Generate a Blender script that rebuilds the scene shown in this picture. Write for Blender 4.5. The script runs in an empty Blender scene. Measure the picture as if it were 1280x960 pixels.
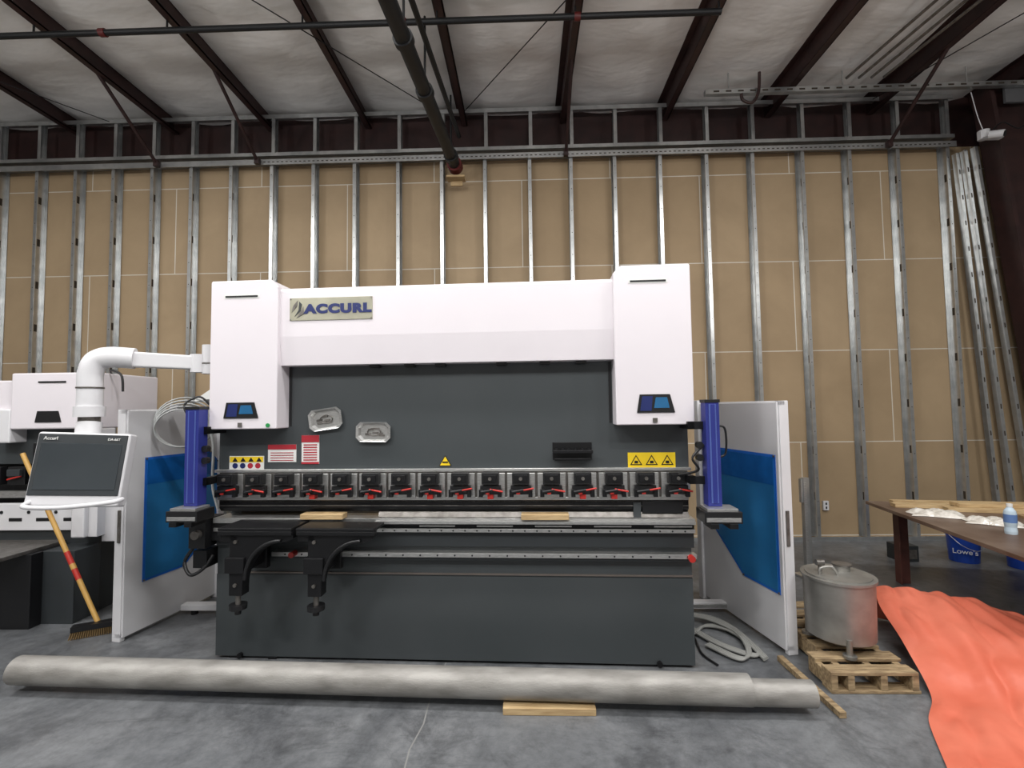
import bpy, math, random
from mathutils import Matrix, Vector
random.seed(7)
sc=bpy.context.scene
sc.view_settings.view_transform='Standard'
# ---------------- materials ----------------
def lin(c):
    return tuple(((v/255)/12.92 if v/255<=0.04045 else (((v/255)+0.055)/1.055)**2.4) for v in c)+(1,)
MATS={}
def mat(name,c,rough=.5,metal=0,c2=None,scale=8,bump=0,bscale=40,detail=4,stretch=None,alpha=None,emit=None,coat=0,bdist=.02,trans=0):
    if name in MATS: return MATS[name]
    m=bpy.data.materials.new(name);m.use_nodes=True;nt=m.node_tree;b=nt.nodes['Principled BSDF']
    b.inputs['Base Color'].default_value=lin(c);b.inputs['Roughness'].default_value=rough;b.inputs['Metallic'].default_value=metal
    if coat: b.inputs['Coat Weight'].default_value=coat
    if trans: b.inputs['Transmission Weight'].default_value=trans
    tc=nt.nodes.new('ShaderNodeTexCoord');mp=nt.nodes.new('ShaderNodeMapping');nt.links.new(tc.outputs['Object'],mp.inputs[0])
    if stretch: mp.inputs['Scale'].default_value=stretch
    if c2 is None: c2=tuple(int(v*.96) for v in c)
    n=nt.nodes.new('ShaderNodeTexNoise');n.inputs['Scale'].default_value=scale;n.inputs['Detail'].default_value=detail
    nt.links.new(mp.outputs[0],n.inputs['Vector'])
    r=nt.nodes.new('ShaderNodeValToRGB');r.color_ramp.elements[0].position=.35;r.color_ramp.elements[1].position=.65
    r.color_ramp.elements[0].color=lin(c2);r.color_ramp.elements[1].color=lin(c)
    nt.links.new(n.outputs['Fac'],r.inputs[0]);nt.links.new(r.outputs[0],b.inputs['Base Color'])
    if bump:
        n2=nt.nodes.new('ShaderNodeTexNoise');n2.inputs['Scale'].default_value=bscale;nt.links.new(mp.outputs[0],n2.inputs['Vector'])
        bu=nt.nodes.new('ShaderNodeBump');bu.inputs['Strength'].default_value=bump;bu.inputs['Distance'].default_value=bdist
        nt.links.new(n2.outputs['Fac'],bu.inputs['Height']);nt.links.new(bu.outputs[0],b.inputs['Normal'])
    if alpha is not None: b.inputs['Alpha'].default_value=alpha
    if emit: b.inputs['Emission Color'].default_value=lin(c);b.inputs['Emission Strength'].default_value=emit
    MATS[name]=m;return m
WHITE=mat('white_powdercoat',(222,216,220),.3,c2=(219,213,217),scale=1.5,bump=.12,bscale=220,bdist=.002)
WHITE2=mat('white_painted_steel',(214,213,215),.42,c2=(208,207,209),scale=2)
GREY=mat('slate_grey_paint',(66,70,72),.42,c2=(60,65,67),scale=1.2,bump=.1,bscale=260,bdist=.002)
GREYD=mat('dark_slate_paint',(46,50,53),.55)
BLACK=mat('black_plastic',(20,20,22),.42)
BLACKM=mat('black_oxide_steel',(28,28,30),.38,metal=.4)
STEEL=mat('brushed_steel',(205,204,202),.3,metal=.8,scale=30,c2=(180,180,178),stretch=(1,8,8))
STEELD=mat('ground_tool_steel',(130,126,122),.4,metal=.7,c2=(104,100,95),scale=20)
GALV=mat('galvanized_steel',(200,201,200),.3,metal=.85,c2=(182,184,184),scale=9)
RED=mat('red_lever',(185,45,38),.4)
BLUE=mat('blue_violet_anodized',(52,60,140),.35,metal=.3)
WINB=mat('blue_acrylic',(48,124,180),.15,c2=(38,110,168),scale=1.2,coat=.5)
WIND=mat('blue_acrylic_edge',(40,110,205),.25)
YEL=mat('yellow_label',(240,205,30),.5)
LABW=mat('white_label',(225,225,222),.5)
LABR=mat('red_label',(170,40,52),.5)
MAROON=mat('maroon_primer_steel',(54,32,30),.5,c2=(42,25,24),scale=6)
WOOD=mat('pine_wood',(196,170,128),.65,c2=(168,140,100),scale=6,stretch=(1,12,12),bump=.1)
PWOOD=mat('pallet_wood',(164,142,108),.75,c2=(118,98,72),scale=5,stretch=(2,10,10),bump=.2)
NAVY=mat('navy_ink',(28,40,96),.4)
PLATE=mat('brushed_plate',(205,202,180),.25,metal=.5,c2=(176,174,156),scale=4)
SCREEN=mat('dark_glass_screen',(52,58,62),.14,c2=(44,50,54),scale=2,coat=.5)
# ---------------- mesh builder ----------------
class MB:
    def __init__(s): s.v=[];s.f=[];s.mi=[];s.mats=[];s.sm=[];s.M=Matrix.Identity(4)
    def m(s,mt):
        if mt not in s.mats: s.mats.append(mt)
        return s.mats.index(mt)
    def add(s,vs,fs,mt,smooth=False):
        o=len(s.v);k=s.m(mt)
        s.v+= [tuple(s.M@Vector(v)) for v in vs]
        for f in fs: s.f.append([i+o for i in f]);s.mi.append(k);s.sm.append(smooth)
    def box(s,x0,x1,y0,y1,z0,z1,mt):
        s.add([(x0,y0,z0),(x1,y0,z0),(x1,y1,z0),(x0,y1,z0),(x0,y0,z1),(x1,y0,z1),(x1,y1,z1),(x0,y1,z1)],
              [(0,3,2,1),(4,5,6,7),(0,1,5,4),(1,2,6,5),(2,3,7,6),(3,0,4,7)],mt)
    def prism(s,poly,axis,a,b,mt):
        def P(p,t):
            return {'x':(t,p[0],p[1]),'y':(p[0],t,p[1]),'z':(p[0],p[1],t)}[axis]
        n=len(poly);vs=[P(p,a) for p in poly]+[P(p,b) for p in poly]
        fs=[tuple(range(n))[::-1],tuple(range(n,2*n))]+[(i,(i+1)%n,n+(i+1)%n,n+i) for i in range(n)]
        s.add(vs,fs,mt)
    def cyl(s,p0,p1,r,mt,seg=20,r2=None,caps=True):
        p0=Vector(p0);p1=Vector(p1);r2=r if r2 is None else r2
        d=(p1-p0).normalized();a=d.orthogonal().normalized();b=d.cross(a)
        vs=[];
        for p,rr in((p0,r),(p1,r2)):
            for i in range(seg):
                t=2*math.pi*i/seg;vs.append(p+a*rr*math.cos(t)+b*rr*math.sin(t))
        s.add(vs,[(i,(i+1)%seg,seg+(i+1)%seg,seg+i) for i in range(seg)],mt,True)
        if caps: s.add(vs,[tuple(range(seg))[::-1],tuple(range(seg,2*seg))],mt)
    def tube(s,pts,r,mt,seg=10,closed=False):
        pts=[Vector(p) for p in pts];n=len(pts);vs=[]
        up=Vector((0.13,0.21,1)).normalized()
        for i,p in enumerate(pts):
            q0=pts[i-1] if (i>0 or closed) else p;q1=pts[(i+1)%n] if (i<n-1 or closed) else p
            d=(q1-q0).normalized()
            a=d.cross(up)
            if a.length<.05: a=d.cross(Vector((1,0,0)))
            a.normalize();b=d.cross(a)
            for k in range(seg):
                t=2*math.pi*k/seg;vs.append(p+a*r*math.cos(t)+b*r*math.sin(t))
        fs=[];N=n if closed else n-1
        for i in range(N):
            for k in range(seg):
                j=(i+1)%n;fs.append((i*seg+k,i*seg+(k+1)%seg,j*seg+(k+1)%seg,j*seg+k))
        s.add(vs,fs,mt,True)
        if not closed: s.add(vs[:seg],[tuple(range(seg))],mt);s.add(vs[-seg:],[tuple(range(seg))],mt)
    def build(s,name,parent=None,bevel=0,loc=None,rot=None,seg=2):
        me=bpy.data.meshes.new(name);me.from_pydata(s.v,[],s.f)
        for mt in s.mats: me.materials.append(mt)
        me.polygons.foreach_set('material_index',s.mi);me.polygons.foreach_set('use_smooth',s.sm);me.update()
        ob=bpy.data.objects.new(name,me);sc.collection.objects.link(ob)
        if parent: ob.parent=parent
        if loc: ob.location=loc
        if rot: ob.rotation_euler=rot
        if bevel:
            import bmesh
            bm=bmesh.new();bm.from_mesh(me);bmesh.ops.recalc_face_normals(bm,faces=bm.faces);bm.to_mesh(me);bm.free()
            bv=ob.modifiers.new('bevel','BEVEL');bv.width=bevel;bv.segments=seg;bv.limit_method='ANGLE'
        return ob
def empty(name,loc=(0,0,0),rz=0,parent=None):
    e=bpy.data.objects.new(name,None);sc.collection.objects.link(e);e.location=loc;e.rotation_euler=(0,0,rz)
    if parent:e.parent=parent
    return e
def text(name,body,size,loc,mt,parent,sx=1,depth=.0015,rot=(math.pi/2,0,0),bold=0,sp=1):
    cu=bpy.data.curves.new(name,'FONT');cu.body=body;cu.size=size;cu.extrude=depth;cu.offset=bold;cu.align_x='CENTER';cu.align_y='CENTER';cu.space_character=sp
    ob=bpy.data.objects.new(name,cu);sc.collection.objects.link(ob);cu.materials.append(mt)
    ob.parent=parent;ob.location=loc;ob.rotation_euler=rot;ob.scale=(sx,1,1);return ob
def smooth_curve(pts,n=8):
    P=[Vector(p) for p in pts];out=[]
    for i in range(len(P)-1):
        a=P[max(i-1,0)];b=P[i];c=P[i+1];d=P[min(i+2,len(P)-1)]
        for k in range(n):
            t=k/n;out.append(.5*((2*b)+(c-a)*t+(2*a-5*b+4*c-d)*t*t+(3*b-a-3*c+d)*t**3))
    out.append(P[-1]);return out
# ---------------- room shell ----------------
WY=6.36
m=bpy.data.materials.new('polished_concrete');m.use_nodes=True;nt=m.node_tree;b=nt.nodes['Principled BSDF']
tc=nt.nodes.new('ShaderNodeTexCoord')
def noise(scale,detail=6,rough=.6,dist=0,src=None):
    n=nt.nodes.new('ShaderNodeTexNoise');n.inputs['Scale'].default_value=scale;n.inputs['Detail'].default_value=detail;n.inputs['Roughness'].default_value=rough;n.inputs['Distortion'].default_value=dist
    nt.links.new(src or tc.outputs['Object'],n.inputs['Vector']);return n
def ramp(src,p0,c0,p1,c1):
    r=nt.nodes.new('ShaderNodeValToRGB');r.color_ramp.elements[0].position=p0;r.color_ramp.elements[1].position=p1
    r.color_ramp.elements[0].color=c0;r.color_ramp.elements[1].color=c1;nt.links.new(src,r.inputs[0]);return r
def mult(a,b_,f):
    mx=nt.nodes.new('ShaderNodeMixRGB');mx.blend_type='MULTIPLY';mx.inputs[0].default_value=f
    nt.links.new(a,mx.inputs[1]);nt.links.new(b_,mx.inputs[2]);return mx.outputs[0]
mp=nt.nodes.new('ShaderNodeMapping');mp.inputs['Scale'].default_value=(.5,2.2,1);mp.inputs['Rotation'].default_value=(0,0,.25);nt.links.new(tc.outputs['Object'],mp.inputs[0])
n1=noise(.8,8,.68,1.2);n2=noise(14,8,.75);n3=noise(2.6,10,.75,.5);n4=noise(3.2,10,.8,1.5,mp.outputs[0])
r1=ramp(n1.outputs['Fac'],.36,lin((84,86,89)),.64,lin((122,124,126)))
r2=ramp(n2.outputs['Fac'],.30,(.55,.55,.55,1),.58,(1,1,1,1))
r3=ramp(n3.outputs['Fac'],.38,(.4,.4,.41,1),.5,(1,1,1,1))
r4=ramp(n4.outputs['Fac'],.36,(.5,.5,.5,1),.46,(1,1,1,1))
o_=mult(mult(mult(r1.outputs[0],r2.outputs[0],.75),r3.outputs[0],.6),r4.outputs[0],.5);nt.links.new(o_,b.inputs['Base Color'])
rr_=ramp(n3.outputs['Fac'],.3,(.30,.30,.30,1),.7,(.52,.52,.52,1));nt.links.new(rr_.outputs[0],b.inputs['Roughness'])
FLOOR=m
g=MB();g.box(-11,9,-6,8.5,-.1,0,FLOOR);g.build('floor')
JF=mat('joint_filler',(132,132,130),.7)
g=MB()
pts=[(-.60,2.2),(-.62,2.55),(-.59,2.75),(-.60,3.0),(-.57,3.4)]
for (xa,ya),(xb,yb) in zip(pts[:-1],pts[1:]): g.add([(xa-.004,ya,.0008),(xa+.004,ya,.0008),(xb+.004,yb,.0008),(xb-.004,yb,.0008)],[(0,1,2,3)],JF)
g.build('trim_1')
# back wall panels
m=bpy.data.materials.new('kraft_backed_board');m.use_nodes=True;nt=m.node_tree;b=nt.nodes['Principled BSDF']
tc=nt.nodes.new('ShaderNodeTexCoord')
br=nt.nodes.new('ShaderNodeTexBrick');br.inputs['Scale'].default_value=1;br.inputs['Brick Width'].default_value=2.44;br.inputs['Row Height'].default_value=1.22
br.inputs['Mortar Size'].default_value=.006;br.inputs['Mortar Smooth'].default_value=.1
br.inputs['Color1'].default_value=lin((175,152,121));br.inputs['Color2'].default_value=lin((161,138,107));br.inputs['Mortar'].default_value=lin((214,208,196))
sx=nt.nodes.new('ShaderNodeSeparateXYZ');cx=nt.nodes.new('ShaderNodeCombineXYZ');nt.links.new(tc.outputs['Object'],sx.inputs[0])
ad=nt.nodes.new('ShaderNodeMath');ad.operation='ADD';ad.inputs[1].default_value=-.03+1.22*10
nt.links.new(sx.outputs[2],ad.inputs[0]);nt.links.new(sx.outputs[0],cx.inputs[0]);nt.links.new(ad.outputs[0],cx.inputs[1]);nt.links.new(cx.outputs[0],br.inputs['Vector'])
n_=noise(1.1,6,.6,.4);r_=ramp(n_.outputs['Fac'],.3,(.8,.79,.77,1),.65,(1,1,1,1))
nt.links.new(mult(br.outputs['Color'],r_.outputs[0],.9),b.inputs['Base Color']);b.inputs['Roughness'].default_value=.7
KRAFT=m
g=MB();g.box(-9.3,7.0,WY+.155,WY+.2,0,5.22,KRAFT);g.build('wall_back')
g=MB();g.box(-9.3,7,WY+.26,WY+.3,5.0,5.99,MAROON)
g.box(-9.3,7,WY+.155,WY+.26,5.225,5.26,MAROON);g.build('trim_2')
SX=[-8.9,-8.4,-7.9,-7.35,-6.78,-6.23,-5.69,-5.14,-4.59,-4.03,-3.46,-2.88,-2.31,-1.71,-1.11,-.52,.09,.69,1.28,1.89,2.51,3.12,3.78,4.40,5.03,5.68]
DK=mat('knockout_dark',(60,52,42),.8)
g=MB()
def cstud(g,x,z0,z1,flip=1,dep=.148,w=.042):
    t=.004
    g.box(x-t/2,x+t/2,WY,WY+dep,z0,z1,GALV)
    a,b_=(x,x+w) if flip>0 else (x-w,x)
    g.box(a,b_,WY-.001,WY+t,z0,z1,GALV)
    g.box(a,b_,WY+dep-t,WY+dep,z0,z1,GALV)
    e=b_ if flip>0 else a
    g.box(e-.002,e+.002,WY,WY+.014,z0,z1,GALV)
for x in SX:
    fl=1 if x<.6 else -1
    cstud(g,x,.02,5.2,fl)
    for z in (.5,1.1,1.7,2.3,2.9,3.5,4.1,4.7):
        g.box(x-.004,x+.004,WY+.055,WY+.095,z,z+.1,DK)
    cstud(g,x+.02,5.27,5.85,fl,.09)
    for z in [i*.3+.2 for i in range(17)]:
        xx=x+.02*fl;g.cyl((xx,WY-.004,z),(xx,WY,z),.006,DK,6)
X0=-9.28
g.box(X0,5.75,WY-.004,WY+.15,0,.004,GALV);g.box(X0,5.75,WY-.006,WY-.002,0,.05,GALV)
g.box(X0,5.75,WY-.03,WY+.15,5.195,5.2,GALV);g.box(X0,5.75,WY-.032,WY-.026,5.13,5.205,GALV)
g.box(X0,5.75,WY-.012,WY+.12,5.262,5.268,GALV);g.box(X0,5.75,WY-.014,WY-.008,5.262,5.31,GALV)
g.box(X0,5.75,WY-.012,WY+.12,5.84,5.846,GALV);g.box(X0,5.75,WY-.014,WY-.008,5.79,5.846,GALV)
for i in range(150):
    x=-3.6+i*.062
    g.box(x,x+.03,WY-.034,WY-.031,5.16,5.172,DK)
g.build('wall_stud_framing')
for i,(xa,xb,yy) in enumerate(((5.74,6.10,6.2),(5.80,6.26,6.12),(5.70,5.97,6.27))):
    g=MB();d=Vector((xb-xa,0,-5.0));L=d.length
    g.box(-.02,.02,-.003,0,0,L,GALV);g.box(-.022,-.018,0,.06,0,L,GALV);g.box(.018,.022,0,.02,0,L,GALV)
    for k in range(14): g.box(-.008,.008,-.004,-.002,.3+k*.34,.36+k*.34,DK)
    ob=g.build('leaning_metal_stud',None,loc=(xb,yy,0.01),rot=(0,-math.atan2(xb-xa,5.0),0))
PX=[-9.2,-7.8,-6.4,-5.0,-3.6,-2.2,-.83,.56,1.98,3.4,4.8,6.2,7.6]
INS=mat('white_vinyl_insulation',(238,236,233),.4,c2=(226,224,221),scale=2,bump=.6,bscale=6,stretch=(.6,1.2,1))
g=MB()
for a,b_ in zip(PX[:-1],PX[1:]):
    nx,ny=10,90;vs=[];fs=[]
    for j in range(ny+1):
        y=-6+j*(12.64/ny)
        for i in range(nx+1):
            u=i/nx;x=a+(b_-a)*u
            s_=math.sin(math.pi*u)
            z=5.99-.09*s_+.014*math.sin(y*7+3*math.sin(x*2.3))*s_+.010*math.sin(y*16+x*3)*s_
            vs.append((x,y,z))
    for j in range(ny):
        for i in range(nx):
            q=j*(nx+1)+i;fs.append((q,q+nx+1,q+nx+2,q+1))
    g.add(vs,fs,INS,True)
g.build('ceiling')
g=MB()
for x in PX[:-1]:
    g.box(x-.006,x+.006,-6,WY+.24,5.76,5.98,MAROON)
    g.box(x-.006,x+.075,-6,WY+.24,5.755,5.767,MAROON)
    g.box(x-.075,x+.006,-6,WY+.24,5.97,5.985,MAROON)
    g.box(x+.063,x+.075,-6,WY+.24,5.755,5.785,MAROON)
g.build('roof_purlins')
g=MB()
for x in (-5.0,-3.6,.6,4.85):
    g.cyl((x,5.35,5.78),(x,WY-.06,5.16),.022,MAROON,8)
    g.box(x-.03,x+.03,WY-.1,WY-.04,5.12,5.2,MAROON)
g.build('roof_brace')
g=MB()
g.cyl((-3.2,3.6,5.72),(-1.1,6.2,5.72),.006,BLACKM,6);g.cyl((1.1,3.6,5.72),(-.75,6.2,5.72),.006,BLACKM,6);g.cyl((-7.2,4.0,5.72),(-5.6,6.2,5.72),.006,BLACKM,6);g.cyl((5.6,3.8,5.72),(4.6,6.2,5.72),.006,BLACKM,6)
g.build('roof_bracing_rod')
PB=mat('black_pipe_paint',(15,16,18),.5)
DRED=mat('dark_red_paint',(96,28,26),.5)
g=MB();p0=Vector((-.88,WY-.12,4.98));p1=Vector((-1.34,-1.5,4.98));g.cyl(p0,p1,.072,PB,24)
d=(p1-p0).normalized()
for t in (.25,1.5,2.2,2.75,3.6,5):
    g.cyl(p0+d*t,p0+d*(t+.07),.09,PB,24)
    g.cyl(p0+d*(t+.035)+Vector((0,0,.05)),p0+d*(t+.035)+Vector((0,0,.8)),.012,PB,8)
g.cyl(p0-d*.02,p0+d*.1,.098,DRED,24)
g.cyl(p0+d*2.75,p0+d*2.75+Vector((0,0,.75)),.045,DRED,12)
g.cyl(p0+Vector((.05,0,.42)),p1+Vector((.05,0,.42)),.028,PB,12)
g.build('sprinkler_main_pipe')
g=MB();g.box(-1.0,-.76,6.2,6.36,4.83,4.855,WOOD);g.box(-.96,-.80,6.335,6.355,4.77,4.83,WOOD);g.build('wood_support_bracket')
g=MB();g.cyl((-8,4.62,5.65),(2.0,4.62,5.65),.03,PB,12)
for x in PX[1:9]: g.cyl((x,4.62,5.65),(x,4.62,5.76),.01,PB,6)
for x in (-4.3,-1.2,.55): g.cyl((x,4.62,5.65),(x+.06,4.62,5.65),.04,DRED,12)
g.build('overhead_branch_pipe')
g=MB();g.box(2.3,6.95,5.84,5.9,5.62,5.68,GALV)
for i in range(30): g.box(2.4+i*.15,2.47+i*.15,5.838,5.84,5.64,5.66,DK)
for x in (2.6,4.0,5.5): g.cyl((x,5.87,5.65),(x,5.87,5.9),.008,GALV,6)
g.tube(smooth_curve([(2.95,5.8,5.85),(2.93,5.8,5.6),(2.85,5.8,5.47),(2.74,5.8,5.5),(2.72,5.8,5.58)]),.018,MAROON)
g.build('strut_channel')
g=MB()
for i in range(4): g.cyl((4.30+i*.15,3.4,5.74),(4.00+i*.15,5.8,5.74),.016,STEELD,8)
g.build('electrical_conduit')
g=MB()
g.prism([(6.55,0),(6.98,0),(6.98,5.74),(5.88,5.74)],'y',6.05,6.09,MAROON)
g.prism([(6.51,0),(6.56,0),(5.89,5.74),(5.84,5.74)],'y',5.95,6.2,MAROON)
g.build('steel_frame_column')
SIDE=mat('side_wall_paint',(128,124,120),.7)
g=MB();g.box(7.0,7.1,-6,WY+.2,0,6,SIDE);g.build('wall_right')
g=MB();g.box(-9.4,-9.3,-6,WY+.2,0,6,SIDE);g.build('wall_left')
g=MB();g.box(-9.4,7.1,-6.1,-6,0,6,mat('rear_wall_paint',(200,199,197),.7));g.build('wall_front')
g=MB();g.cyl((5.72,5.93,5.0),(5.72,5.93,5.1),.06,WHITE2,20);g.cyl((5.70,5.84,5.0),(5.78,5.74,4.96),.045,WHITE2,16);g.cyl((5.78,5.74,4.96),(5.785,5.73,4.957),.032,BLACK,16)
g.box(5.66,5.92,5.9,5.95,4.99,5.08,WHITE2)
g.tube(smooth_curve([(5.8,5.93,5.08),(5.95,5.92,5.2),(6.15,5.92,5.12),(6.3,5.92,5.3),(6.35,5.92,5.5)]),.008,BLACK,6)
g.tube(smooth_curve([(5.72,5.93,5.1),(5.66,5.93,5.3),(5.6,5.93,5.6)]),.006,WHITE2,6)
g.build('security_camera',bevel=.004)
g=MB();g.box(6.0,6.3,5.91,5.95,5.45,5.72,mat('junction_grey',(96,96,98),.5));g.build('junction_box',bevel=.006)
g=MB();g.box(3.9,3.97,WY+.12,WY+.15,.36,.48,WHITE2);g.box(3.925,3.945,WY+.115,WY+.12,.38,.41,BLACK);g.box(3.925,3.945,WY+.115,WY+.12,.43,.46,BLACK);g.build('wall_outlet',bevel=.003)
# ---------------- press brake ----------------
PBK=empty('press_brake',(-2.24,3.46,0),math.radians(-2.23))
g=MB()
g.box(.01,3.355,0,.10,.02,.90,GREY)
g.box(.01,3.355,0,.10,1.33,2.12,GREY)
g.build('bed_and_ram_plates',PBK,.004)
g=MB()
g.box(.04,.12,.1,1.45,.05,2.0,GREY);g.box(3.24,3.32,.1,1.45,.05,2.0,GREY)
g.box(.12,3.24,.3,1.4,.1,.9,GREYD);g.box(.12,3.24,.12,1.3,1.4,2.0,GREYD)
g.box(-.0,.06,.25,.6,0,.06,GREYD);g.box(3.3,3.38,.25,.6,0,.06,GREYD)
g.build('side_frames',PBK,.005)
g=MB()
LEDGE=mat('ledge_bronze',(112,104,98),.4,metal=.3)
g.box(.2,3.36,-.010,.0,.600,.611,LEDGE);g.box(.01,3.356,-.004,.0,.02,.59,GREY)
for x in (3.12,.2): g.cyl((x,-.03,.03),(x,0,.03),.018,BLACKM,12)
g.box(.4,.46,-.004,0,.0,.02,BLACKM);g.box(2.9,3.2,.01,.1,0,.03,BLACKM);g.box(.1,.4,.01,.1,0,.03,BLACKM)
g.build('bed_ledge',PBK)
g=MB()
def coverbox(x0,x1,ztop,inner):
    c=.05
    if inner>0: poly=[(x0,1.63),(x1,1.63),(x1,ztop-c),(x1-c,ztop),(x0+.01,ztop),(x0,ztop-.01)]
    else: poly=[(x0,1.63),(x1,1.63),(x1,ztop-.01),(x1-.01,ztop),(x0+c,ztop),(x0,ztop-c)]
    g.prism(poly,'y',-.16,.55,WHITE)
coverbox(.04,.53,2.675,1);coverbox(2.85,3.355,2.695,-1)
g.build('cylinder_covers',PBK,.012,seg=3)
g=MB()
g.prism([(-.125,2.275),(-.125,2.60),(-.105,2.62),(.5,2.62),(.5,2.09),(0.0,2.07),(-.108,2.07)],'x',.52,2.86,WHITE)
g.build('front_cover',PBK,.004)
g=MB()
for x in (1.15,1.4,1.62,2.05,2.35,2.6): g.box(x,x+.07,-.07,-.02,2.05,2.07,BLACK)
for x in (.535,2.825): g.box(x,x+.018,-.002,.0,1.64,2.07,BLACK)
for x0,z in ((.15,2.56),(2.96,2.585)):
    g.box(x0,x0+.235,-.165,-.158,z-.006,z+.006,BLACK);g.box(x0-.01,x0+.245,-.162,-.158,z-.014,z+.014,LABW)
g.build('vent_slots',PBK)
g=MB()
TEAL=mat('teal_glass',(36,96,140),.2)
for x0,x1,zt,zb in ((.15,.40,1.815,1.705),(2.985,3.23,1.83,1.71)):
    g.prism([(x0,zb),(x1,zb),(x1-.03,zt),(x0+.02,zt)],'y',-.166,-.158,BLACK)
    w=x1-x0
    g.prism([(x0+.02,zb+.012),(x0+w*.38,zb+.012),(x0+w*.42,zt-.012),(x0+.035,zt-.012)],'y',-.168,-.16,NAVY)
    g.prism([(x0+w*.45,zb+.03),(x1-.035,zb+.03),(x1-.05,zt-.02),(x0+w*.5,zt-.02)],'y',-.168,-.16,TEAL)
g.build('cover_windows',PBK)
g=MB()
g.cyl((.47,-.168,1.655),(.47,-.158,1.655),.014,mat('green_sticker',(30,140,70),.5),16)
for x in (.27,3.1):
    g.cyl((x,-.164,1.66),(x,-.158,1.66),.018,LABW,4);g.box(x-.015,x+.015,-.168,-.164,1.645,1.675,STEELD)
g.build('inspection_stickers',PBK)
g=MB();g.box(.60,1.195,-.131,-.124,2.385,2.545,PLATE);g.prism([(.615,2.44),(.655,2.485),(.66,2.53),(.625,2.49)],'y',-.134,-.13,STEELD);g.prism([(.635,2.41),(.68,2.45),(.69,2.50),(.67,2.52),(.665,2.46)],'y',-.134,-.13,GREYD);g.prism([(.65,2.40),(.705,2.43),(.70,2.485)],'y',-.134,-.13,STEELD)
for x in (.608,1.187):
    for z in (2.393,2.537): g.cyl((x,-.135,z),(x,-.13,z),.005,STEELD,8)
g.build('name_plate',PBK,.002)
text('name_plate_text','ACCURL',.082,(.948,-.133,2.462),NAVY,PBK,sx=1.34,bold=.006,sp=1.16)
g=MB()
g.box(.09,.35,-.004,0,1.335,1.43,LABW);g.box(.095,.345,-.006,-.003,1.385,1.425,YEL)
for i in range(4): g.cyl((.135+i*.057,-.007,1.36),(.135+i*.057,-.003,1.36),.02,[NAVY,NAVY,LABR,LABR][i],14)
for i in range(4): g.prism([(.115+i*.06,1.39),(.155+i*.06,1.39),(.135+i*.06,1.42)],'y',-.008,-.005,BLACK)
g.box(.38,.59,-.004,0,1.385,1.51,LABW);g.box(.38,.59,-.006,-.003,1.475,1.51,LABR);
for i in range(4): g.box(.40,.57,-.006,-.003,1.395+i*.018,1.40+i*.018,LABR)
g.box(.63,.76,-.004,0,1.37,1.575,LABW);g.box(.63,.76,-.006,-.003,1.525,1.575,LABR);g.box(.63,.76,-.006,-.003,1.37,1.385,LABR)
for i in range(7): g.box(.645,.745,-.006,-.003,1.395+i*.018,1.403+i*.018,LABR)
g.prism([(1.63,1.35),(1.72,1.35),(1.675,1.425)],'y',-.004,0,BLACK);g.prism([(1.638,1.355),(1.712,1.355),(1.675,1.417)],'y',-.006,-.003,YEL);g.box(1.655,1.695,-.008,-.005,1.372,1.382,BLACK)
g.box(2.945,3.265,-.004,0,1.335,1.435,YEL)
for i in range(3):
    x=3.0+i*.105;g.prism([(x-.042,1.35),(x+.042,1.35),(x,1.42)],'y',-.006,-.003,BLACK);g.prism([(x-.03,1.357),(x+.03,1.357),(x,1.408)],'y',-.008,-.005,YEL);g.box(x-.012,x+.012,-.010,-.007,1.362,1.38,BLACK)
g.build('warning_labels',PBK)
# clamps
g=MB()
g.box(.0,3.36,-.035,0,1.315,1.335,STEEL)
g.box(.03,3.34,-.02,.05,1.10,1.312,STEELD)
for i in range(16):
    x=.125+i*.2085
    g.box(x-.096,x+.096,-.045,-.02,1.14,1.305,STEEL)
    g.box(x-.058,x+.058,-.105,-.045,1.235,1.312,BLACK)
    g.box(x-.045,x+.045,-.112,-.105,1.25,1.30,BLACKM)
    g.box(x-.070,x+.070,-.085,-.045,1.165,1.225,BLACK)
    g.box(x-.078,x-.05,-.10,-.07,1.15,1.20,BLACKM);g.box(x+.05,x+.078,-.10,-.07,1.15,1.20,BLACKM)
    up=i%2==0
    g.cyl((x-.06,-.105,1.185),(x+.02,-.115,1.20),.011,BLACK,8)
    g.cyl((x+.0,-.115,1.195 if up else 1.205),(x+.088,-.122,1.212 if up else 1.19),.0065,RED,8)
    g.box(x-.03,x-.005,-.112,-.1,1.17,1.19,RED)
    g.cyl((x,-.12,1.275),(x,-.112,1.275),.012,STEELD,10)
    if i in(3,5,7,8,9,12,13): g.box(x-.02,x+.02,-.09,-.04,1.135,1.165,RED)
g.box(.02,3.34,-.03,.0,1.118,1.138,STEEL)
g.build('tool_clamps',PBK,.002)
g=MB()
g.prism([(-.02,1.118),(-.02,1.06),(.0,1.035),(.035,1.035),(.045,1.118)],'x',.03,3.34,BLACKM)
g.box(.03,3.34,-.022,-.018,1.075,1.08,STEELD)
g.prism([(-.01,1.035),(.05,1.035),(.05,1.0),(-.03,1.0)],'x',1.2,3.34,STEELD)
g.box(2.97,3.02,-.03,0,1.0,1.1,GREY);g.box(3.03,3.3,-.028,-.01,1.03,1.11,BLACK)
g.build('punch_and_die',PBK,.002)
g=MB()
g.box(.02,3.365,-.07,.1,.965,1.0,STEEL)
g.box(.02,3.365,-.045,.1,.93,.965,BLACKM)
g.box(.02,3.365,-.065,.1,.905,.93,STEEL)
g.box(.02,3.365,-.03,.1,.80,.905,GREYD)
g.box(1.2,3.36,-.10,-.07,.968,.988,STEEL)
for x in (1.5,1.9,2.3,2.7,3.1): g.box(x,x+.25,-.05,-.044,.938,.95,STEEL)
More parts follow.
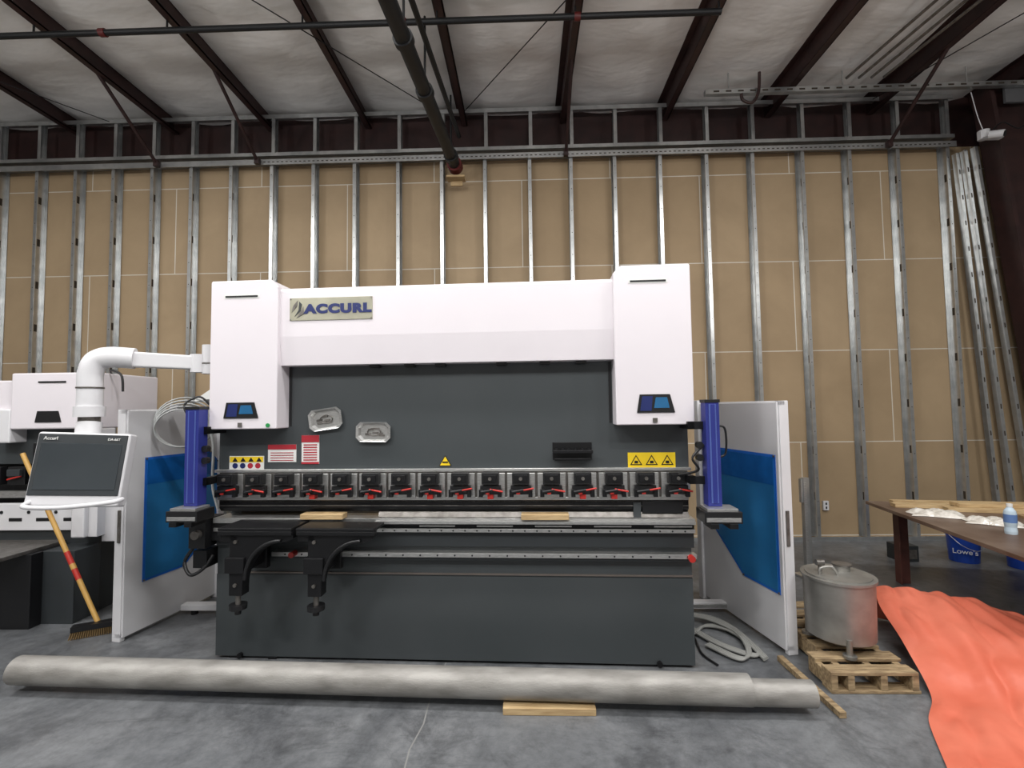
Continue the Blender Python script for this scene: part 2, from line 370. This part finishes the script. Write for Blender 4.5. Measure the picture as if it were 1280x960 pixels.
for i in range(40): g.cyl((.1+i*.082,-.067,.917),(.1+i*.082,-.064,.917),.006,BLACK,8)
g.build('bed_top_rails',PBK,.002)
g=MB()
g.box(.45,3.37,-.065,0,.735,.765,STEEL)
for i in range(24):
    x=.55+i*.12;g.cyl((x,-.069,.75),(x,-.064,.75),.006,BLACK,8)
g.box(.45,3.37,-.05,0,.715,.735,GREYD)
g.cyl((3.33,-.10,.745),(3.33,-.06,.745),.022,RED,14);g.cyl((.62,-.12,.76),(.62,-.06,.76),.02,RED,14)
g.build('linear_guide_rail',PBK,.002)
def arm(x0,L,yb):
    g=MB();y0,y1=-.30,-.22
    g.box(x0-.10,x0+L,y0-.02,yb,.972,.992,BLACKM)
    g.box(x0-.10,x0+L,y0-.02,y0,.945,.972,BLACKM)
    g.box(x0-.10,x0+.02,y0,-.07,.90,.972,BLACKM)
    n=14;arc=[]
    for i in range(n+1):
        t=i/n*math.pi/2
        arc.append((x0+.06+.30*(1-math.cos(t)),.60+.30*math.sin(t)))
    poly=[(x0-.03,.55)]+[(x0-.03,.972)]+[(x0+.40,.972)]+[(x0+.40,.92)]+arc[::-1]+[(x0+.06,.55)]
    g.prism(poly,'y',y0,y1,BLACKM)
    inner=[]
    for i in range(n+1):
        t=i/n*math.pi/2
        inner.append((x0+.085+.24*(1-math.cos(t)),y0-.012,.66+.25*math.sin(t)))
    g.tube(inner,.012,BLACK,8)
    g.cyl((x0+.01,(y0+y1)/2,.55),(x0+.01,(y0+y1)/2,.46),.017,STEELD,14)
    g.cyl((x0+.01,(y0+y1)/2,.485),(x0+.01,(y0+y1)/2,.455),.055,BLACK,20)
    g.cyl((x0+.01,(y0+y1)/2,.455),(x0+.01,(y0+y1)/2,.42),.02,BLACK,14)
    g.box(x0-.05,x0+.08,y0-.02,-.05,.70,.80,BLACKM)
    g.box(x0-.05,x0+.10,-.09,-.04,.66,.84,BLACK)
    for z in (.9,.62): g.cyl((x0+.015,y0-.012,z),(x0+.015,y0,z),.012,STEELD,10)
    g.build('support_arm',PBK,.004)
arm(.33,.40,-.08);arm(.86,.42,-.13)
g=MB()
g.box(-.12,0.0,-.12,.08,.80,1.0,BLACK);g.box(-.10,0.0,-.10,.05,.66,.78,BLACKM);g.cyl((-.05,-.16,.9),(-.05,-.12,.9),.03,STEELD,14)
g.box(0,.3,-.06,0,.84,.98,BLACK)
g.tube(smooth_curve([(-.1,-.1,.8),(-.16,-.1,.7),(-.1,-.12,.62),(-.02,-.1,.66),(.02,-.06,.74)]),.012,BLACK)
g.build('drive_housing',PBK,.006)
LB=mat('light_blue_anodized',(90,110,180),.3,metal=.3)
for nm,x0,x1,sg in (('light_curtain_emitter',-.06,.035,1),('light_curtain_receiver',3.395,3.48,-1)):
    g=MB()
    g.box(x0,x1,-.25,-.16,1.12,1.78,BLUE);g.box(x0+.02,x1-.02,-.254,-.25,1.14,1.76,LB);g.box(x0+.03,x1-.028,-.257,-.25,1.14,1.76,BLUE)
    g.box(x0-.005,x1+.005,-.255,-.155,1.77,1.79,BLACK)
    a,b_=(x0-.06,x1+.06) if sg>0 else (x0-.05,x1+.09)
    g.box(a,b_,-.33,-.16,1.03,1.10,BLACK);g.box(a+.01,b_-.01,-.335,-.33,1.04,1.065,STEEL);g.box(a+.02,b_-.02,-.32,-.18,1.10,1.118,STEEL)
    g.box(a+.03,a+.08,-.34,-.2,1.0,1.03,BLACKM);g.box(b_-.08,b_-.03,-.34,-.2,1.0,1.03,BLACKM)
    xs=(x1,.06) if sg>0 else (3.30,x0)
    for z in (1.25,1.6):
        g.box(xs[0],xs[1],-.2,-.17,z,z+.05,BLACKM)
        g.box(xs[1]-.04 if sg>0 else xs[0],xs[1] if sg>0 else xs[0]+.04,-.2,.05,z,z+.05,BLACKM)
    for z in (1.42,1.5):
        xx=x0-.03 if sg<0 else x1+.02
        g.cyl((xx,-.22,z),(xx,-.18,z),.022,BLACK,14)
    if sg<0:
        g.tube(smooth_curve([(x1,-.2,1.62),(x1+.05,-.2,1.6),(x1+.05,-.2,1.45),(x1,-.2,1.42)]),.007,BLACK)
        g.tube(smooth_curve([(x0,-.2,1.5),(x0-.08,-.22,1.42),(x0-.04,-.2,1.34),(x0-.14,-.12,1.3)]),.008,BLACK)
    else:
        g.tube(smooth_curve([(x0,-.2,1.7),(x0-.05,-.2,1.8),(x0+.02,-.15,1.86),(x0+.08,-.12,1.8)]),.007,BLACK)
    g.build(nm,PBK,.003)
CA=empty('control_panel',(-2.24,3.46,0),math.radians(-2.23))
g=MB()
g.cyl((-.055,-.02,2.03),(-.055,-.02,2.24),.055,WHITE2,24);g.cyl((-.055,-.02,2.10),(-.055,-.02,2.11),.058,STEELD,24)
g.box(-.05,.038,-.06,.04,2.05,2.2,WHITE2)
g.cyl((-.13,-.05,2.04),(-.13,-.05,2.17),.05,WHITE2,24)
A=Vector((-.15,-.06,2.11));B=Vector((-.64,-.31,2.13));dv=(B-A).normalized();sd=Vector((-dv.y,dv.x,0))
vs=[]
for P,h in((A,.05),(B,.055)):
    w=.04;vs+=[P-sd*w-Vector((0,0,h)),P+sd*w-Vector((0,0,h)),P+sd*w+Vector((0,0,h)),P-sd*w+Vector((0,0,h))]
g.add(vs,[(0,1,2,3),(7,6,5,4),(0,4,5,1),(1,5,6,2),(2,6,7,3),(3,7,4,0)],WHITE2)
g.build('boom_arm',CA,.012,seg=3)
g=MB()
pts=smooth_curve([(-.46,-.22,2.13),(-.58,-.28,2.135),(-.65,-.31,2.11),(-.68,-.325,2.03),(-.68,-.325,1.9),(-.68,-.325,1.78)],6)
g.tube(pts,.072,WHITE2,20)
g.cyl((-.68,-.325,1.92),(-.68,-.325,1.93),.076,STEELD,24)
g.cyl((-.68,-.325,1.80),(-.68,-.325,1.73),.085,WHITE2,24);g.cyl((-.68,-.325,1.73),(-.68,-.325,1.69),.06,STEELD,24);g.cyl((-.68,-.325,1.69),(-.67,-.34,1.60),.07,WHITE2,24)
g.build('boom_column',CA)
pan=empty('panel_head',(-.625,-.42,1.39),0,CA);pan.rotation_euler=(math.radians(-9),math.radians(3),math.radians(14))
W=.265;H=.235
g=MB();g.box(-W,W,-.035,.05,-H,H,WHITE2);g.build('panel_housing',pan,.014,seg=3)
g=MB();g.box(-W+.012,W-.012,-.042,-.03,-H+.07,H-.012,GREYD);g.box(-W+.035,W-.035,-.045,-.04,-H+.105,H-.07,SCREEN)
g.build('screen',pan,.003)
g=MB();g.tube(smooth_curve([(-W+.03,-.03,-H+.03),(-W+.05,-.09,-H+.0),(0,-.10,-H-.0),(W-.02,-.10,-H+.03),(W+.02,-.04,-H+.05)],6),.014,WHITE2,12);g.build('panel_handle',pan)
text('panel_text','Accurl',.03,(-.18,-.047,H-.042),LABW,pan);text('panel_text','DA-66T',.022,(.18,-.047,H-.042),LABW,pan)
def M2W(x,y,z): 
    a=math.radians(-2.23);return (-2.24+x*math.cos(a)-y*math.sin(a),3.46+x*math.sin(a)+y*math.cos(a),z)
def tray(cx,cz,w,h,ang):
    g=MB();ch=.03
    def ring(s,y): 
        W_,H_=w*s,h*s;return [(-W_+ch,y,-H_),(W_-ch,y,-H_),(W_,y,-H_+ch),(W_,y,H_-ch),(W_-ch,y,H_),(-W_+ch,y,H_),(-W_,y,H_-ch),(-W_,y,-H_+ch)]
    R=[ring(.85,0),ring(.98,-.028),ring(1.06,-.03),ring(1.04,-.026),ring(.93,-.026),ring(.82,-.005)]
    vs=sum(R,[]);fs=[tuple(range(8))]
    for k in range(5):
        for i in range(8): fs.append((k*8+i,k*8+(i+1)%8,k*8+8+(i+1)%8,k*8+8+i))
    fs.append(tuple(range(40,48)));g.add(vs,fs,STEEL)
    for i in range(7):
        x=random.uniform(-w*.5,w*.5);z=random.uniform(-h*.4,h*.4);g.box(x-.02,x+.02,-.014,-.005,z-.006,z+.006,STEELD)
    g.tube([(math.cos(t)*w*.4,-.012,math.sin(t)*h*.4) for t in [i*.5 for i in range(13)]],.004,STEELD,6,True)
    g.build('metal_tray',None,loc=M2W(cx,-.001,cz),rot=(0,ang,math.radians(-2.23)))
tray(.815,1.69,.115,.072,math.radians(-8));tray(1.165,1.595,.118,.066,math.radians(1))
g=MB();g.box(-.135,.135,-.005,0,-.06,.06,BLACKM);g.box(-.135,.135,-.09,0,-.01,-.005,BLACKM);g.box(-.135,.135,-.09,-.086,-.01,.012,BLACKM);g.box(-.12,.12,-.06,0,-.06,-.055,BLACKM);g.box(-.12,.12,-.06,-.056,-.06,-.045,BLACKM)
for i in range(6): g.cyl((-.11+i*.044,-.045,-.005),(-.11+i*.044,-.045,.02),.008,BLACK,8)
g.build('tool_rack',None,.002,loc=M2W(2.565,-.001,1.45),rot=(0,0,math.radians(-2.23)))
for x,z,L in ((.83,1.0,.30),(2.37,1.0,.32)):
    g=MB();g.box(-L/2,L/2,-.045,.045,0,.036,WOOD);g.build('wood_block',None,.003,loc=M2W(x,-.072,z+.001),rot=(0,0,math.radians(-2)))
# ---------------- guard doors ----------------
DEEP=mat('blue_acrylic_deep',(26,100,176),.15,c2=(22,90,160))
def door(loc,inner,side,s0,s1):
    d=Vector(inner)-Vector(loc);L=d.length;rz=math.atan2(d.y,d.x)
    E=empty('safety_guard_door',(loc[0],loc[1],0),rz)
    g=MB();o=side
    g.box(0,L,-.012,.012,.03,1.77,WHITE2)
    g.box(-.01,.03,min(0,o*.075),max(0,o*.075),.0,1.78,WHITE2)
    g.box(-.01,L,min(0,o*.05),max(0,o*.05),1.745,1.78,WHITE2)
    g.box(-.01,L,min(0,o*.05),max(0,o*.05),.03,.065,WHITE2)
    g.box(L-.05,L+.02,-.035,.035,0,1.8,WHITE2)
    g.build('door_frame',E,.004)
    g=MB()
    def wpoly(e): return [(s0-e,.42-e),(s0+(s1-s0)*.5+e*.5,.42-e),(s1+e,.70-e*.5),(s1+e,1.28+e*.5),(s1-.08+e*.5,1.37+e),(s0-e,1.37+e)]
    for s_ in (-1,1):
        y0=s_*.012;g.prism(wpoly(.02),'y',y0,y0+s_*.004,WIND);g.prism(wpoly(0),'y',y0+s_*.003,y0+s_*.007,WINB)
        g.prism([(s0,1.17),(s1,1.17),(s1,1.28),(s1-.08,1.37),(s0,1.37)],'y',y0+s_*.006,y0+s_*.009,DEEP)
        for (x,z) in wpoly(.01): g.cyl((x,y0,z),(x,y0+s_*.012,z),.008,STEELD,8)
    g.build('door_window',E)
    g=MB();g.box(-.02,.0,o*.03-.012,o*.03+.012,.75,1.0,STEELD)
    g.build('door_edge_strip',E,.003)
    return E
door((1.815,3.50),(1.62,4.55),-1,.05,.82)
door((-3.12,3.69),(-2.97,4.62),1,.17,.88)
g=MB();g.box(1.14,1.88,4.18,4.26,.04,.09,WHITE2);g.box(1.14,1.88,4.175,4.18,.05,.08,STEEL);g.cyl((1.82,4.2,0),(1.82,4.2,.05),.03,BLACKM,12);g.cyl((1.3,4.2,0),(1.3,4.2,.05),.03,BLACKM,12);g.build('guard_floor_rail',None,.004)
g=MB();g.box(-3.0,-2.24,4.16,4.24,.04,.09,WHITE2);g.cyl((-2.9,4.2,0),(-2.9,4.2,.05),.03,BLACKM,12);g.cyl((-2.3,4.2,0),(-2.3,4.2,.05),.03,BLACKM,12);g.build('guard_floor_rail',None,.004)
HOSE=mat('hose_grey',(170,172,171),.45)
g=MB()
for k in range(5):
    pts=[];r=.165+.014*k
    for i in range(28):
        t=2*math.pi*i/28;pts.append((-2.87+r*math.cos(t)*.86,3.95+k*.014+.12*math.cos(t),1.62+r*math.sin(t)*.95+.012*k))
    g.tube(pts,.006+.0015*(k%2),HOSE,8,True)
g.tube(smooth_curve([(-2.8,4.0,1.79),(-2.66,3.9,1.75),(-2.57,3.9,1.5),(-2.6,3.95,1.15),(-2.55,3.95,.95)]),.01,HOSE,8)
g.box(-3.0,-2.93,3.98,4.04,1.78,1.82,WHITE2);g.build('hose_coil')
g=MB();g.prism([(-2.9,1.84),(-2.62,1.88),(-2.5,1.98),(-2.72,1.96)],'y',4.1,4.35,LABW);g.box(-2.66,-2.3,4.1,4.3,1.72,1.84,WHITE2);g.build('cable_cover',None,.004)
g=MB()
STR=mat('grey_strap',(140,140,136),.6)
for pts in ([(1.25,3.9,.02),(1.38,3.62,.02),(1.55,3.45,.02),(1.62,3.52,.02),(1.55,3.8,.03),(1.4,3.9,.02),(1.26,3.75,.03)],[(1.25,4.1,.03),(1.45,3.95,.05),(1.58,3.75,.04),(1.55,3.5,.03),(1.45,3.4,.02),(1.3,3.6,.02)],[(1.3,4.05,.05),(1.5,4.0,.03),(1.6,3.8,.02),(1.62,3.4,.02)]):
    P_=smooth_curve(pts)
    for k in range(3): g.tube([p+Vector((k*.016-.016,k*.012,0)) for p in P_],.01,STR,8)
g.tube(smooth_curve([(1.22,4.0,.1),(1.24,3.7,.02),(1.22,3.5,.01),(1.27,3.35,.01)]),.008,BLACK,8)
g.build('air_hose_pile')
# ---------------- foreground pipe ----------------
PIPE=mat('weathered_grey_pipe',(158,155,150),.5,metal=.25,c2=(126,123,118),scale=4,stretch=(1,3,3),bump=.1,detail=8)
g=MB()
a=Vector((-3.26,3.065,.124));b_=Vector((1.26,2.865,.124));d=(b_-a).normalized()
g.cyl(a,b_,.084,PIPE,40,caps=False)
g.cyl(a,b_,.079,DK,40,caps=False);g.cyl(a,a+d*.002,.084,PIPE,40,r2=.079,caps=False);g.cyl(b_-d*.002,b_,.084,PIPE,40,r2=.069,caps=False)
b2=b_+Vector((0,0,-.012))
g.cyl(b2-d*.3,b2+d*.35,.070,PIPE,40,caps=False);g.cyl(b2+d*.35,b2+d*.351,.070,PIPE,40,r2=.064,caps=False)
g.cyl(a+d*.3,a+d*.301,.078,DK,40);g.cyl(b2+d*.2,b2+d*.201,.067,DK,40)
g.build('steel_pipe')
g=MB();g.box(-.265,.265,-.06,.06,0,.0395,WOOD);g.build('timber_block',None,.003,loc=(.115,2.885,0.0005),rot=(0,0,-.01))
g=MB();g.box(-.02,.02,-.31,.31,0,.035,PWOOD);g.build('timber_block',None,.003,loc=(1.735,3.12,0.0005),rot=(0,0,.04))
# ---------------- pallet + canister ----------------
g=MB()
x0,x1,y0,y1=1.93,2.36,3.04,4.12
for i in range(7):
    y=y0+i*(y1-y0-.1)/6;g.box(x0-(.10 if i<2 else 0),x1+(.01 if i%2 else -.01),y,y+.1,.105,.125,PWOOD)
for x in (x0,(x0+x1)/2-.02,x1-.05): g.box(x,x+.04,y0,y1,.018,.105,PWOOD)
g.box(x0-.1,x0-.06,y0,y0+.24,.018,.105,PWOOD)
for y in (y0,(y0+y1)/2,y1-.1): g.box(x0-(.1 if y==y0 else 0),x1,y,y+.1,0,.018,PWOOD)
g.build('wooden_pallet',None,.003,loc=(0,0,.001))
INOX=mat('dull_stainless',(168,166,161),.45,metal=.75,c2=(140,138,133),scale=5)
g=MB();c=Vector((2.12,3.40,0))
def cc(z,dx=0,dy=0): return (c.x+dx,c.y+dy,z)
r=.21
g.cyl(cc(.20),cc(.575),r*.97,INOX,48,r2=r);g.cyl(cc(.575),cc(.59),r+.012,INOX,48);g.cyl(cc(.18),cc(.20),r*.8,INOX,48,r2=r*.97)
g.cyl(cc(.59),cc(.60),r*.93,INOX,48)
g.cyl(cc(.60,.06,.05),cc(.635,.06,.05),.05,INOX,24);g.cyl(cc(.635,.06,.05),cc(.645,.06,.05),.06,STEELD,24)
g.cyl(cc(.60,-.1,.03),cc(.68,-.1,.03),.012,STEELD,12);g.cyl(cc(.66,-.125,.03),cc(.66,-.075,.03),.02,STEELD,12)
g.tube(smooth_curve([cc(.60,-.14,-.03),cc(.64,-.13,-.03),cc(.65,-.06,-.04),cc(.60,-.03,-.05)]),.008,INOX)
for k in range(3):
    t=-1.9+k*2*math.pi/3;dx=math.cos(t)*r*.95;dy=math.sin(t)*r*.95
    g.cyl(cc(.145,dx,dy),cc(.24,dx,dy),.018,INOX,12);g.cyl(cc(.1275,dx,dy),cc(.145,dx,dy),.04,INOX,16)
g.cyl(cc(.127,0,0),cc(.14,0,0),.05,STEELD,16);g.cyl(cc(.14,0,0),cc(.2,0,0),.015,STEELD,10)
g.build('stainless_canister')
# ---------------- tarp ----------------
TARP=mat('orange_tarp',(212,116,92),.5,c2=(200,100,76),scale=3,bump=.5,bscale=7)
Lf=[(1.82,2.15,.012),(2.14,2.72,.012),(2.38,2.98,.02),(2.47,3.3,.13),(2.62,3.7,.24),(2.80,4.02,.28)]
Rt=[(3.0,1.6,.015),(3.2,2.1,.02),(3.35,2.5,.08),(3.4,2.7,.16),(3.44,3.0,.22),(3.5,3.36,.25)]
Lc=smooth_curve(Lf,18);Rc=smooth_curve(Rt,18)
nu=90;nv=len(Lc)-1;vs=[];fs=[]
for j in range(nv+1):
    for i in range(nu+1):
        u=i/nu;p=Lc[j].lerp(Rc[j],u);v=j/nv
        w=.022*math.sin(9*u+4*v+2*math.sin(5*v))+.014*math.sin(21*u-7*v+3*math.sin(3*u))+.007*math.sin(30*v+9*u)+.006*math.sin(44*u+20*v+4*math.sin(6*v))
        edge=min(1,u*8+.25)
        z=max(.006,p.z+abs(w)*edge+.05*math.sin(math.pi*u)*v)
        vs.append((p.x+.015*math.sin(13*v)*(1-u),p.y,z))
for j in range(nv):
    for i in range(nu):
        q=j*(nu+1)+i;fs.append((q,q+1,q+nu+2,q+nu+1))
base=nv*(nu+1);o=len(vs)
for i in range(nu+1):
    x,y,z=vs[base+i];vs.append((x+.03,y+.06,.01))
for i in range(nu): fs.append((base+i,base+i+1,o+i+1,o+i))
g=MB();g.add(vs,fs,TARP,True);g.build('orange_tarp')
# ---------------- table ----------------
TOP=mat('rusty_steel_plate',(128,110,96),.45,metal=.3,c2=(98,76,62),scale=3,detail=8)
LEG=mat('rust_brown_steel',(92,50,42),.6,c2=(74,40,34))
ta=math.atan2(-.16,.987)
T=empty('steel_work_table',(3.44,5.02,0),ta)
g=MB();g.box(0,1.6,-2.25,0,.735,.765,TOP);g.build('table_top',T,.003)
g=MB()
for x,y in ((.2,-.12),(1.35,-.12),(.48,-2.05),(1.35,-2.05)):
    g.box(x,x+.1,y-.01,y+.01,0,.735,LEG);g.box(x,x+.01,y-.05,y+.05,0,.735,LEG)
    g.box(x,x+.06,-2.05,-.12,.66,.735,LEG)
g.box(.2,1.4,-.13,-.09,.66,.735,LEG);g.box(.48,1.4,-2.07,-2.03,.66,.735,LEG)
g.build('table_legs',T,.003)
def T2(x,y,z): return (3.44+x*math.cos(ta)-y*math.sin(ta),5.02+x*math.sin(ta)+y*math.cos(ta),z)
g=MB();g.box(-.35,.35,-.22,.22,0,.02,mat('particle_board',(160,134,98),.7,c2=(136,110,78),scale=40));g.build('plywood_sheet',None,.002,loc=T2(1.2,-.85,.766),rot=(0,0,ta-.1))
for (x,y,z,L,w,rz) in ((.75,-.30,.766,1.3,.09,-.03),(.95,-.45,.766,1.0,.09,-.06),(.62,-.12,.766,.9,.07,0.0),(1.0,-.36,.802,.9,.12,.04)):
    g=MB();g.box(-L/2,L/2,-w/2,w/2,0,.035,WOOD);g.build('wood_plank',None,.002,loc=T2(x,y,z),rot=(0,0,ta+rz))
BAG=mat('clear_plastic_bag',(225,220,212),.2,c2=(195,188,176),scale=20,bump=.6,bscale=25)
for (x,y,sx_,sy_,rz) in ((.26,-.62,.19,.12,-.4),(.50,-.90,.17,.11,-.6)):
    vs=[];fs=[];n=16
    for j in range(n+1):
        for i in range(n+1):
            u=i/n*2-1;v=j/n*2-1;h=max(0,(1-u**4)*(1-v**4))
            vs.append((u*sx_*(1+.08*math.sin(5*v)),v*sy_*(1+.1*math.sin(4*u)),.003+.045*h*(.7+.3*math.sin(9*u+3*v)+.25*random.random())))
    for j in range(n):
        for i in range(n): q=j*(n+1)+i;fs.append((q,q+1,q+n+2,q+n+1))
    g=MB();g.add(vs,fs,BAG,True);g.build('plastic_bag',None,loc=T2(x,y,.766),rot=(0,0,rz))
PET=mat('clear_bottle',(190,205,216),.1,c2=(170,188,200),scale=5)
g=MB();bx=T2(.38,-1.24,.766)
prof=[(0,.0),(.036,.0),(.038,.02),(.034,.05),(.038,.08),(.038,.15),(.034,.17),(.014,.20),(.014,.205)]
for (r0,z0),(r1,z1) in zip(prof[1:-1],prof[2:]): g.cyl((0,0,z0),(0,0,z1),r0,PET,20,r2=r1,caps=False)
g.cyl((0,0,.2),(0,0,.222),.018,LABW,16);g.cyl((0,0,.085),(0,0,.145),.0385,mat('bottle_label',(90,120,170),.5),20,caps=False);g.cyl((0,0,0),(0,0,.002),.036,PET,20)
g.build('water_bottle',None,loc=bx)
BUCK=mat('blue_bucket_plastic',(28,66,160),.35)
def bucket(x,y,txt):
    E=empty('plastic_bucket',(x,y,0),0)
    g=MB();g.cyl((0,0,.002),(0,0,.34),.13,BUCK,32,r2=.15,caps=False);g.cyl((0,0,.002),(0,0,.004),.13,BUCK,32);g.cyl((0,0,.28),(0,0,.295),.155,BUCK,32);g.cyl((0,0,.325),(0,0,.34),.157,BUCK,32);g.cyl((0,0,.315),(0,0,.317),.146,GREYD,32)
    g.tube(smooth_curve([(-.155,0,.29),(-.12,-.12,.2),(0,-.17,.15),(.12,-.12,.2),(.155,0,.29)]),.004,STEEL,6)
    g.build('bucket_shell',E)
    if txt: text('bucket_text',txt,.075,(-.095,-.125,.13),LABW,E,rot=(math.pi/2,0,math.radians(-37)))
    return E
bucket(4.84,5.54,"Lowe's");bucket(5.25,5.3,None)
g=MB();g.box(-.1,.1,-.1,.1,0,.17,GREYD);g.box(-.08,.08,-.103,-.1,.03,.13,STEELD);g.box(-.03,.03,-.02,.02,.17,.19,BLACK);g.build('transformer_box',None,.006,loc=(4.22,5.6,0.001))
g=MB();g.box(-.035,.035,-.02,.02,.02,1.0,GALV);g.box(-.1,.1,-.1,.1,0,.02,GALV);g.box(-.06,-.035,-.015,.015,.75,.99,GALV);g.box(-.035,.0,-.024,-.02,.1,.95,STEEL);g.build('aluminum_post',None,.002,loc=(2.86,5.05,.001),rot=(0,0,.2))
# ---------------- broom ----------------
g=MB();BY=mat('yellow_handle',(200,158,84),.45,c2=(184,140,70));top=Vector((-4.26,3.98,1.42));bot=Vector((-3.44,3.84,.09))
m1=bot.lerp(top,.24);m2=bot.lerp(top,.40)
g.cyl(bot,top,.018,BY,14);g.cyl(m1,m2,.0195,mat('red_tape',(180,40,30),.5),14)
g.cyl(bot.lerp(top,.30),bot.lerp(top,.33),.020,BY,14)
g.M=Matrix.Translation((bot.x+.02,bot.y-.02,0))@Matrix.Rotation(.5,4,'Z')
g.box(-.16,.16,-.035,.035,.055,.095,BLACK)
for i in range(24):
    for j in range(4):
        x=-.155+i*.0133;y=-.03+j*.018;g.cyl((x,y,.055),(x*1.08,y*1.3,.002),.004,mat('bristles',(120,96,60),.8),4)
g.M=Matrix.Identity(4);g.build('push_broom')
# ---------------- second machine (left) ----------------
P2=empty('press_brake',(-3.82,4.3,0),0)
g=MB()
g.box(-.75,0,-.15,.6,1.62,2.12,WHITE);g.box(-3,-.75,-.10,.5,1.72,2.06,WHITE)
g.box(-.12,.0,-.2,.1,.68,1.62,WHITE2);g.box(-.95,-.75,-.15,.2,1.5,1.8,WHITE2)
g.build('covers',P2,.012)
g=MB();g.box(-3,-.05,0,.1,1.3,1.75,GREY);g.box(-3,-.08,.1,.9,.3,1.3,BLACK);g.box(-3,0,-.05,.9,.0,.72,GREYD);g.box(-.5,-.12,-.18,-.1,1.2,1.5,BLACK)
g.build('ram_and_bed',P2,.004)
g=MB();g.box(-3,-.12,-.08,.0,.72,.95,WHITE2)
for i in range(9):
    x=-2.3+i*.25;g.box(x,x+.12,-.084,-.078,.80,.83,BLACK);g.cyl((x+.18,-.084,.88),(x+.18,-.078,.88),.015,BLACK,10)
for i in range(8):
    x=-2.0+i*.23;g.box(x,x+.16,-.06,0,1.12,1.28,BLACK);g.cyl((x+.02,-.08,1.17),(x+.14,-.08,1.2),.008,RED,8)
    g.box(x+.02,x+.14,-.09,-.06,1.2,1.26,GREYD)
g.box(-3,-.12,-.03,.02,1.0,1.06,STEEL)
g.build('lower_covers_and_clamps',P2,.003)
g=MB();g.box(-3,-.3,-.62,-.05,.60,.63,STEELD);g.box(-3,-.25,-.40,-.05,.0,.6,BLACK);g.box(-.28,.02,-.30,-.05,.0,.6,GREYD);g.box(-.45,-.32,-.66,-.6,.5,.6,BLACK)
g.box(.0,.08,-.16,.0,.68,1.15,WHITE2);g.box(.05,.2,-.08,-.04,.62,1.0,WHITE2)
g.build('sheet_table',P2,.004)
g=MB();g.prism([(-.52,1.68),(-.28,1.68),(-.31,1.78),(-.5,1.78)],'y',-.156,-.15,BLACK);g.box(-.5,-.25,-.156,-.15,2.03,2.045,BLACK)
g.tube(smooth_curve([(-.05,.1,2.1),(.02,0,2.15),(.12,0,2.1),(.14,0,1.95)]),.01,BLACK,8)
g.build('cover_details',P2)
# ---------------- lights ----------------
LC=(1,.995,.985)
def area(name,loc,power,sx_,sy_,rot=(0,0,0),col=LC):
    l=bpy.data.lights.new(name,'AREA');l.shape='RECTANGLE';l.size=sx_;l.size_y=sy_;l.energy=power;l.color=col
    o=bpy.data.objects.new(name,l);sc.collection.objects.link(o);o.location=loc;o.rotation_euler=rot;return o
def point(name,loc,power,r=.2,col=LC):
    l=bpy.data.lights.new(name,'POINT');l.shadow_soft_size=r;l.energy=power;l.color=col
    o=bpy.data.objects.new(name,l);sc.collection.objects.link(o);o.location=loc;return o
for x in (-5,-1.2,2.8):
    area('high_bay_lamp',(x,2.3,5.55),110,1.2,.35)
for x in (-5,-.6,4):
    area('high_bay_lamp',(x,-1.5,5.5),145,1.2,.6)
for x in (-6.5,-2.6,1.0,4.8):
    point('ceiling_fill_light',(x,.6,4.4),135)  # added fill points without a real fixture, brighten the ceiling from below
w=bpy.data.worlds.new('w');sc.world=w;w.use_nodes=True;w.node_tree.nodes['Background'].inputs[0].default_value=(1,.98,.96,1);w.node_tree.nodes['Background'].inputs[1].default_value=.35
# ---------------- camera ----------------
cam=bpy.data.cameras.new('camera');co=bpy.data.objects.new('camera',cam);sc.collection.objects.link(co)
cam.sensor_width=36;cam.lens=36*600/1280;cam.clip_start=.05
R=Matrix.Rotation(math.radians(1.5),4,'Z')@Matrix.Rotation(math.pi/2+math.radians(2.9),4,'X')@Matrix.Rotation(math.radians(-.75),4,'Z')
co.matrix_world=Matrix.Translation((0,0,1.75))@R
sc.camera=co
